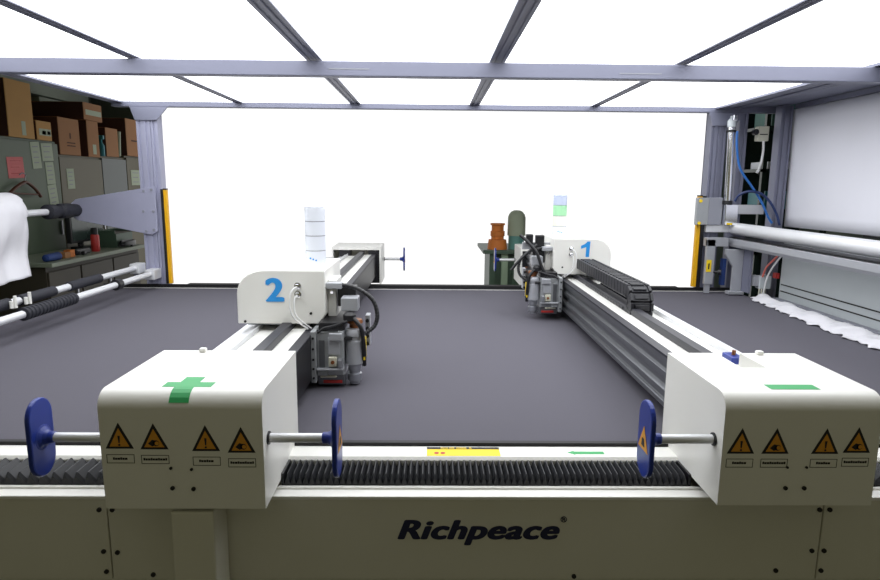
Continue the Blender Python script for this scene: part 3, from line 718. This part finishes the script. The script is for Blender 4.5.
carton(5.20, 5.40, 1.985, 2.14, .35, 'card', 'small tan box with a black and white printed label next to the tallest carton', [(.15, .95, .25, .6, 'paper'), (.35, .6, .3, .5, 'ink'), (.7, .9, .32, .5, 'ink')])
carton(5.50, 5.82, 1.883, 2.20, .38, 'card_b', 'square brown carton with faint print in the middle of the locker tops', [(.35, .75, .32, .35, 'card_d'), (.35, .75, .24, .27, 'card_d'), (.5, .56, .45, .6, 'card_d')])
carton(5.95, 6.15, 1.883, 2.215, .36, 'card_b', 'narrow brown carton under the flat labelled carton', [(.4, .7, .08, .35, 'paper')])
carton(5.92, 6.24, 2.217, 2.375, .62, 'card_b', 'flat brown carton with a white label stacked on the narrow carton', [(.1, .95, .3, .6, 'paper')])
carton(6.28, 6.52, 1.901, 2.18, .36, 'card_b', 'brown carton behind the teal bottle on the glazed locker', None)
carton(6.70, 7.04, 1.926, 2.31, .36, 'card_b', 'brown carton last in the row beside the left frame post', [(.3, .7, .4, .44, 'card_d')])
t = thing('spray_bottle', 'teal bottle standing before a brown carton on the glazed locker', 'bottle', (-3.2, 6.24, 1.901))
MB().lathe((-3.235, 6.25, 1.9005), (0, 0, 1), [(0, .03), (.1, .03), (.13, .014), (.16, .014)], 16).build('bottle_body', M['teal'], t, smooth=True)
part('spray_head', M['teal'], t, (-3.26, -3.205, 6.235, 6.265, 2.061, 2.10), bevel=.005)
t = thing('paper_roll', 'white rolled paper leaning beside the teal bottle', 'paper roll', (-3.21, 6.60, 1.901))
MB().cyl((-3.22, 6.55, 1.915), (-3.23, 6.60, 2.16), .022, seg=14).build('roll', M['paper'], t, smooth=True)
# papers taped to the lockers
def sheet(y0, y1, z0, z1, tilt, m, label, lines=4):
    t = thing('taped_paper', label, 'paper', (-3.199, (y0+y1)/2, (z0+z1)/2), 'papers taped to the lockers')
    t.rotation_euler = (tilt, 0, 0)
    part('page', M[m], t, (-3.199, -3.1975, y0, y1, z0, z1))
    for i in range(lines):
        z = z1-(z1-z0)*(.18+.6*i/max(1, lines-1)) if lines > 1 else z1-(z1-z0)*.3
        part('print_line', M['seam' if m == 'paper' else 'red'], t, (-3.1973, -3.1968, y0+(y1-y0)*.18, y1-(y1-y0)*(.18+.1*(i % 2)), z-.004, z+.004))
sheet(5.10, 5.215, 1.755, 1.965, .07, 'paper', 'pale sheet taped highest on the green locker, left of two')
sheet(5.235, 5.385, 1.82, 1.963, .05, 'paper', 'pale wide sheet taped highest on the green locker, right of two', 3)
sheet(5.27, 5.385, 1.63, 1.81, .06, 'paper', 'pale sheet taped below the two highest ones')
sheet(5.28, 5.40, 1.44, 1.625, .12, 'paper', 'lowest tilted pale sheet taped on the green locker')
sheet(4.80, 4.99, 1.675, 1.835, .04, 'pink', 'pink notice taped on the green locker above the hanger', 3)
sheet(5.565, 5.675, 1.59, 1.765, .03, 'paper', 'pale sheet taped alone on the olive brown locker')
sheet(6.74, 6.95, 1.62, 1.78, .0, 'paper', 'pale notice on the narrow locker beside the left post', 3)
# coat hanger
hg = thing('coat_hanger', 'brown wooden coat hanger hooked on the green locker above the fabric roll', 'hanger', (-3.17, 4.92, 1.66))
MB().tube([(-3.155, 4.72, 1.555), (-3.155, 4.80, 1.60), (-3.155, 4.90, 1.64), (-3.155, 4.95, 1.64), (-3.155, 5.04, 1.59), (-3.155, 5.10, 1.53)], .013, 10).build('arms', M['wood'], hg, smooth=True)
MB().tube([(-3.155, 4.925, 1.64), (-3.155, 4.925, 1.68), (-3.16, 4.945, 1.70), (-3.175, 4.93, 1.715), (-3.189, 4.915, 1.70)], .004, 8).build('hook', M['steel'], hg, smooth=True)
MB().cyl((-3.155, 4.76, 1.562), (-3.155, 5.07, 1.548), .007, seg=10).build('crossbar', M['wood'], hg, smooth=True)
# workbench with clutter
wb = thing('workbench', 'cluttered workbench with a pale edge along the lockers behind the guide rods', 'workbench', (-2.9, 5.4, 0))
part('top', M['bench'], wb, (-3.17, -2.68, 4.38, 5.82, 1.02, 1.05), bevel=.004)
part('cabinet', M['bench_d'], wb, (-3.15, -2.74, 4.40, 5.8, -.03, 1.019))
for a, b in ((4.41, 4.81), (4.83, 5.30), (5.32, 5.78)):
    d = part('door', M['bench_d'], wb, (-2.739, -2.725, a, b, .1, .98), bevel=.003)
    part('handle', M['steel'], d, (-2.724, -2.712, b-.08, b-.065, .72, .84))
t = thing('blue_cloth', 'folded dark blue cloth lying on the workbench beside the locker', 'cloth', (-2.75, 4.42, 1.05))
MB().lathe((-2.75, 4.42, 1.081), (0, 1, 0), [(0, .008), (.01, .026), (.16, .030), (.18, .012)], 16).build('fold', M['bluecloth'], t, smooth=True)
t = thing('spray_can', 'red spray can with black cap standing on the workbench', 'spray can', (-2.80, 5.19, 1.05))
MB().lathe((-2.80, 5.19, 1.0505), (0, 0, 1), [(0, .031), (.004, .033), (.13, .033), (.14, .026)], 18).build('can_body', M['red'], t, smooth=True)
MB().lathe((-2.80, 5.19, 1.191), (0, 0, 1), [(0, .026), (.05, .026), (.055, .02)], 18).build('cap', M['blackp'], t, smooth=True)
t = thing('small_box', 'small orange and pale box between the blue cloth and the spray can', 'box', (-2.77, 4.75, 1.05))
part('box_body', M['card_b'], t, (-2.82, -2.75, 4.67, 4.74, 1.051, 1.095), bevel=.003)
part('box_lid', M['orange'], t, (-2.81, -2.755, 4.75, 4.81, 1.051, 1.105), bevel=.003)
t = thing('tape_gun', 'black hand tool lying flat on the workbench beside the spray can', 'tool', (-2.8, 4.95, 1.05))
part('tool_body', M['blackp'], t, (-2.83, -2.78, 4.88, 5.08, 1.051, 1.095), bevel=.01)
part('tool_grip', M['blackp'], t, (-2.77, -2.74, 4.91, 4.95, 1.051, 1.08), bevel=.008)
t = thing('monitor', 'dark monitor on the workbench half hidden by the fabric bracket', 'monitor', (-2.95, 5.55, 1.05))
part('screen', M['blackp'], t, (-3.04, -3.0, 5.2, 5.72, 1.11, 1.42), bevel=.006)
part('display', M['locker_d'], t, (-2.9999, -2.9975, 5.22, 5.70, 1.13, 1.40))
part('stand', M['blackp'], t, (-3.1, -2.965, 5.35, 5.49, 1.0505, 1.07), (-3.06, -3.041, 5.39, 5.45, 1.07, 1.2))
t = thing('tool_bin', 'dark green open bin on the workbench right of the monitor', 'bin', (-3.08, 5.7, 1.05))
part('bin_shell', M['cab_green'], t, (-2.95, -2.78, 5.5, 5.8, 1.051, 1.06), (-2.95, -2.94, 5.5, 5.8, 1.06, 1.2), (-2.79, -2.78, 5.5, 5.8, 1.06, 1.17), (-2.94, -2.79, 5.5, 5.51, 1.06, 1.2), (-2.94, -2.79, 5.79, 5.8, 1.06, 1.2))
part('bin_contents', M['bench_d'], t, (-2.935, -2.795, 5.515, 5.785, 1.0605, 1.18))
t = thing('cable_coil', 'black cable coil lying near the workbench end beside the left post', 'cable', (-2.73, 5.6, 1.05))
MB().tube([(-2.73+.03*math.cos(a*.7), 5.6+.11*math.sin(a*.7), 1.064+.0016*a) for a in range(26)], .012, 8, 3).build('coil', M['blackp'], t, smooth=True)
for o in C.objects:
    if o.parent is None and o.name.split('.')[0] in ('workbench', 'blue_cloth', 'spray_can', 'small_box', 'tape_gun', 'monitor', 'tool_bin', 'cable_coil'): o.location.z += .03
# windows / duct glimpsed above the cartons
struct('window_1', M['locker_d'], (-3.897, -3.88, 4.9, 6.0, 2.1, 2.42))
struct('trim_2', M['wall_pale'], (-3.9, -3.7, 6.1, 7.1, 2.1, 2.44))

# ------------------------------------------------------------------ table with spools behind the machine
rt = thing('side_table', 'dark green steel cabinet table behind the machine in front of the glowing white backdrop', 'table', (.95, 6.2, 0))
part('tabletop', M['cab_green'], rt, (.485, 1.45, 5.8, 6.55, 1.015, 1.05), bevel=.004)
part('cabinet', M['cab_green'], rt, (.56, 1.40, 5.9, 6.5, .08, 1.0145))
part('leg', M['cab_green'], rt, (.55, .605, 5.84, 5.8745, 0, 1.0145)); part('leg', M['cab_light'], rt, (.665, .725, 5.84, 5.8745, 0, 1.0145)); part('leg', M['cab_green'], rt, (1.35, 1.4, 5.84, 5.8745, 0, 1.0145))
part('plinth', M['black'], rt, (.6, 1.38, 5.95, 6.45, 0, .0795))
for i in (0, 1): part('door', M['cab_green'], rt, (.77+i*.29, 1.05+i*.29, 5.885, 5.8995, .12, 1.0), bevel=.003)
t = thing('cardboard_core', 'stepped orange cardboard core standing on the green table', 'core', (.63, 5.93, 1.05))
MB().lathe((.63, 5.93, 1.0505), (0, 0, 1), [(0, .095), (.09, .085), (.095, .06), (.12, .06), (.125, .068), (.17, .068), (.175, .058), (.225, .058), (.23, .07), (.245, .07)], 28).build('core_body', M['orange'], t, smooth=True)
t = thing('thread_cone', 'tall grey green round topped cone with a teal base on the green table', 'cone', (.81, 5.93, 1.05))
MB().lathe((.81, 5.93, 1.0505), (0, 0, 1), [(0, .075), (.13, .075)], 28).build('cone_base', M['tealgray'], t, smooth=True)
MB().lathe((.81, 5.93, 1.181), (0, 0, 1), [(0, .086), (.17, .084), (.20, .075), (.225, .055), (.238, .03), (.24, .002)], 28).build('cone_wrap', M['olive'], t, smooth=True)

# ------------------------------------------------------------------ light and camera
w = bpy.data.worlds.new('World'); bpy.context.scene.world = w; w.use_nodes = True
w.node_tree.nodes['Background'].inputs['Color'].default_value = (1.0, .95, .62, 1)
w.node_tree.nodes['Background'].inputs['Strength'].default_value = .14

cam = bpy.data.cameras.new('camera'); cam.sensor_width = 36; cam.lens = 36*620/880; cam.clip_start = .05; cam.clip_end = 60
co = bpy.data.objects.new('camera', cam); C.objects.link(co)
co.location = (0, 0, 1.65)
R = Matrix.Rotation(math.radians(-.8124), 4, 'Z') @ Matrix.Rotation(math.radians(90-9.6055), 4, 'X') @ Matrix.Rotation(math.radians(.5), 4, 'Z')
co.rotation_euler = R.to_euler()
s = bpy.context.scene
s.camera = co
s.view_settings.view_transform = 'Standard'; s.view_settings.look = 'None'; s.view_settings.exposure = 0; s.view_settings.gamma = 1
s.view_settings.use_curve_mapping = False
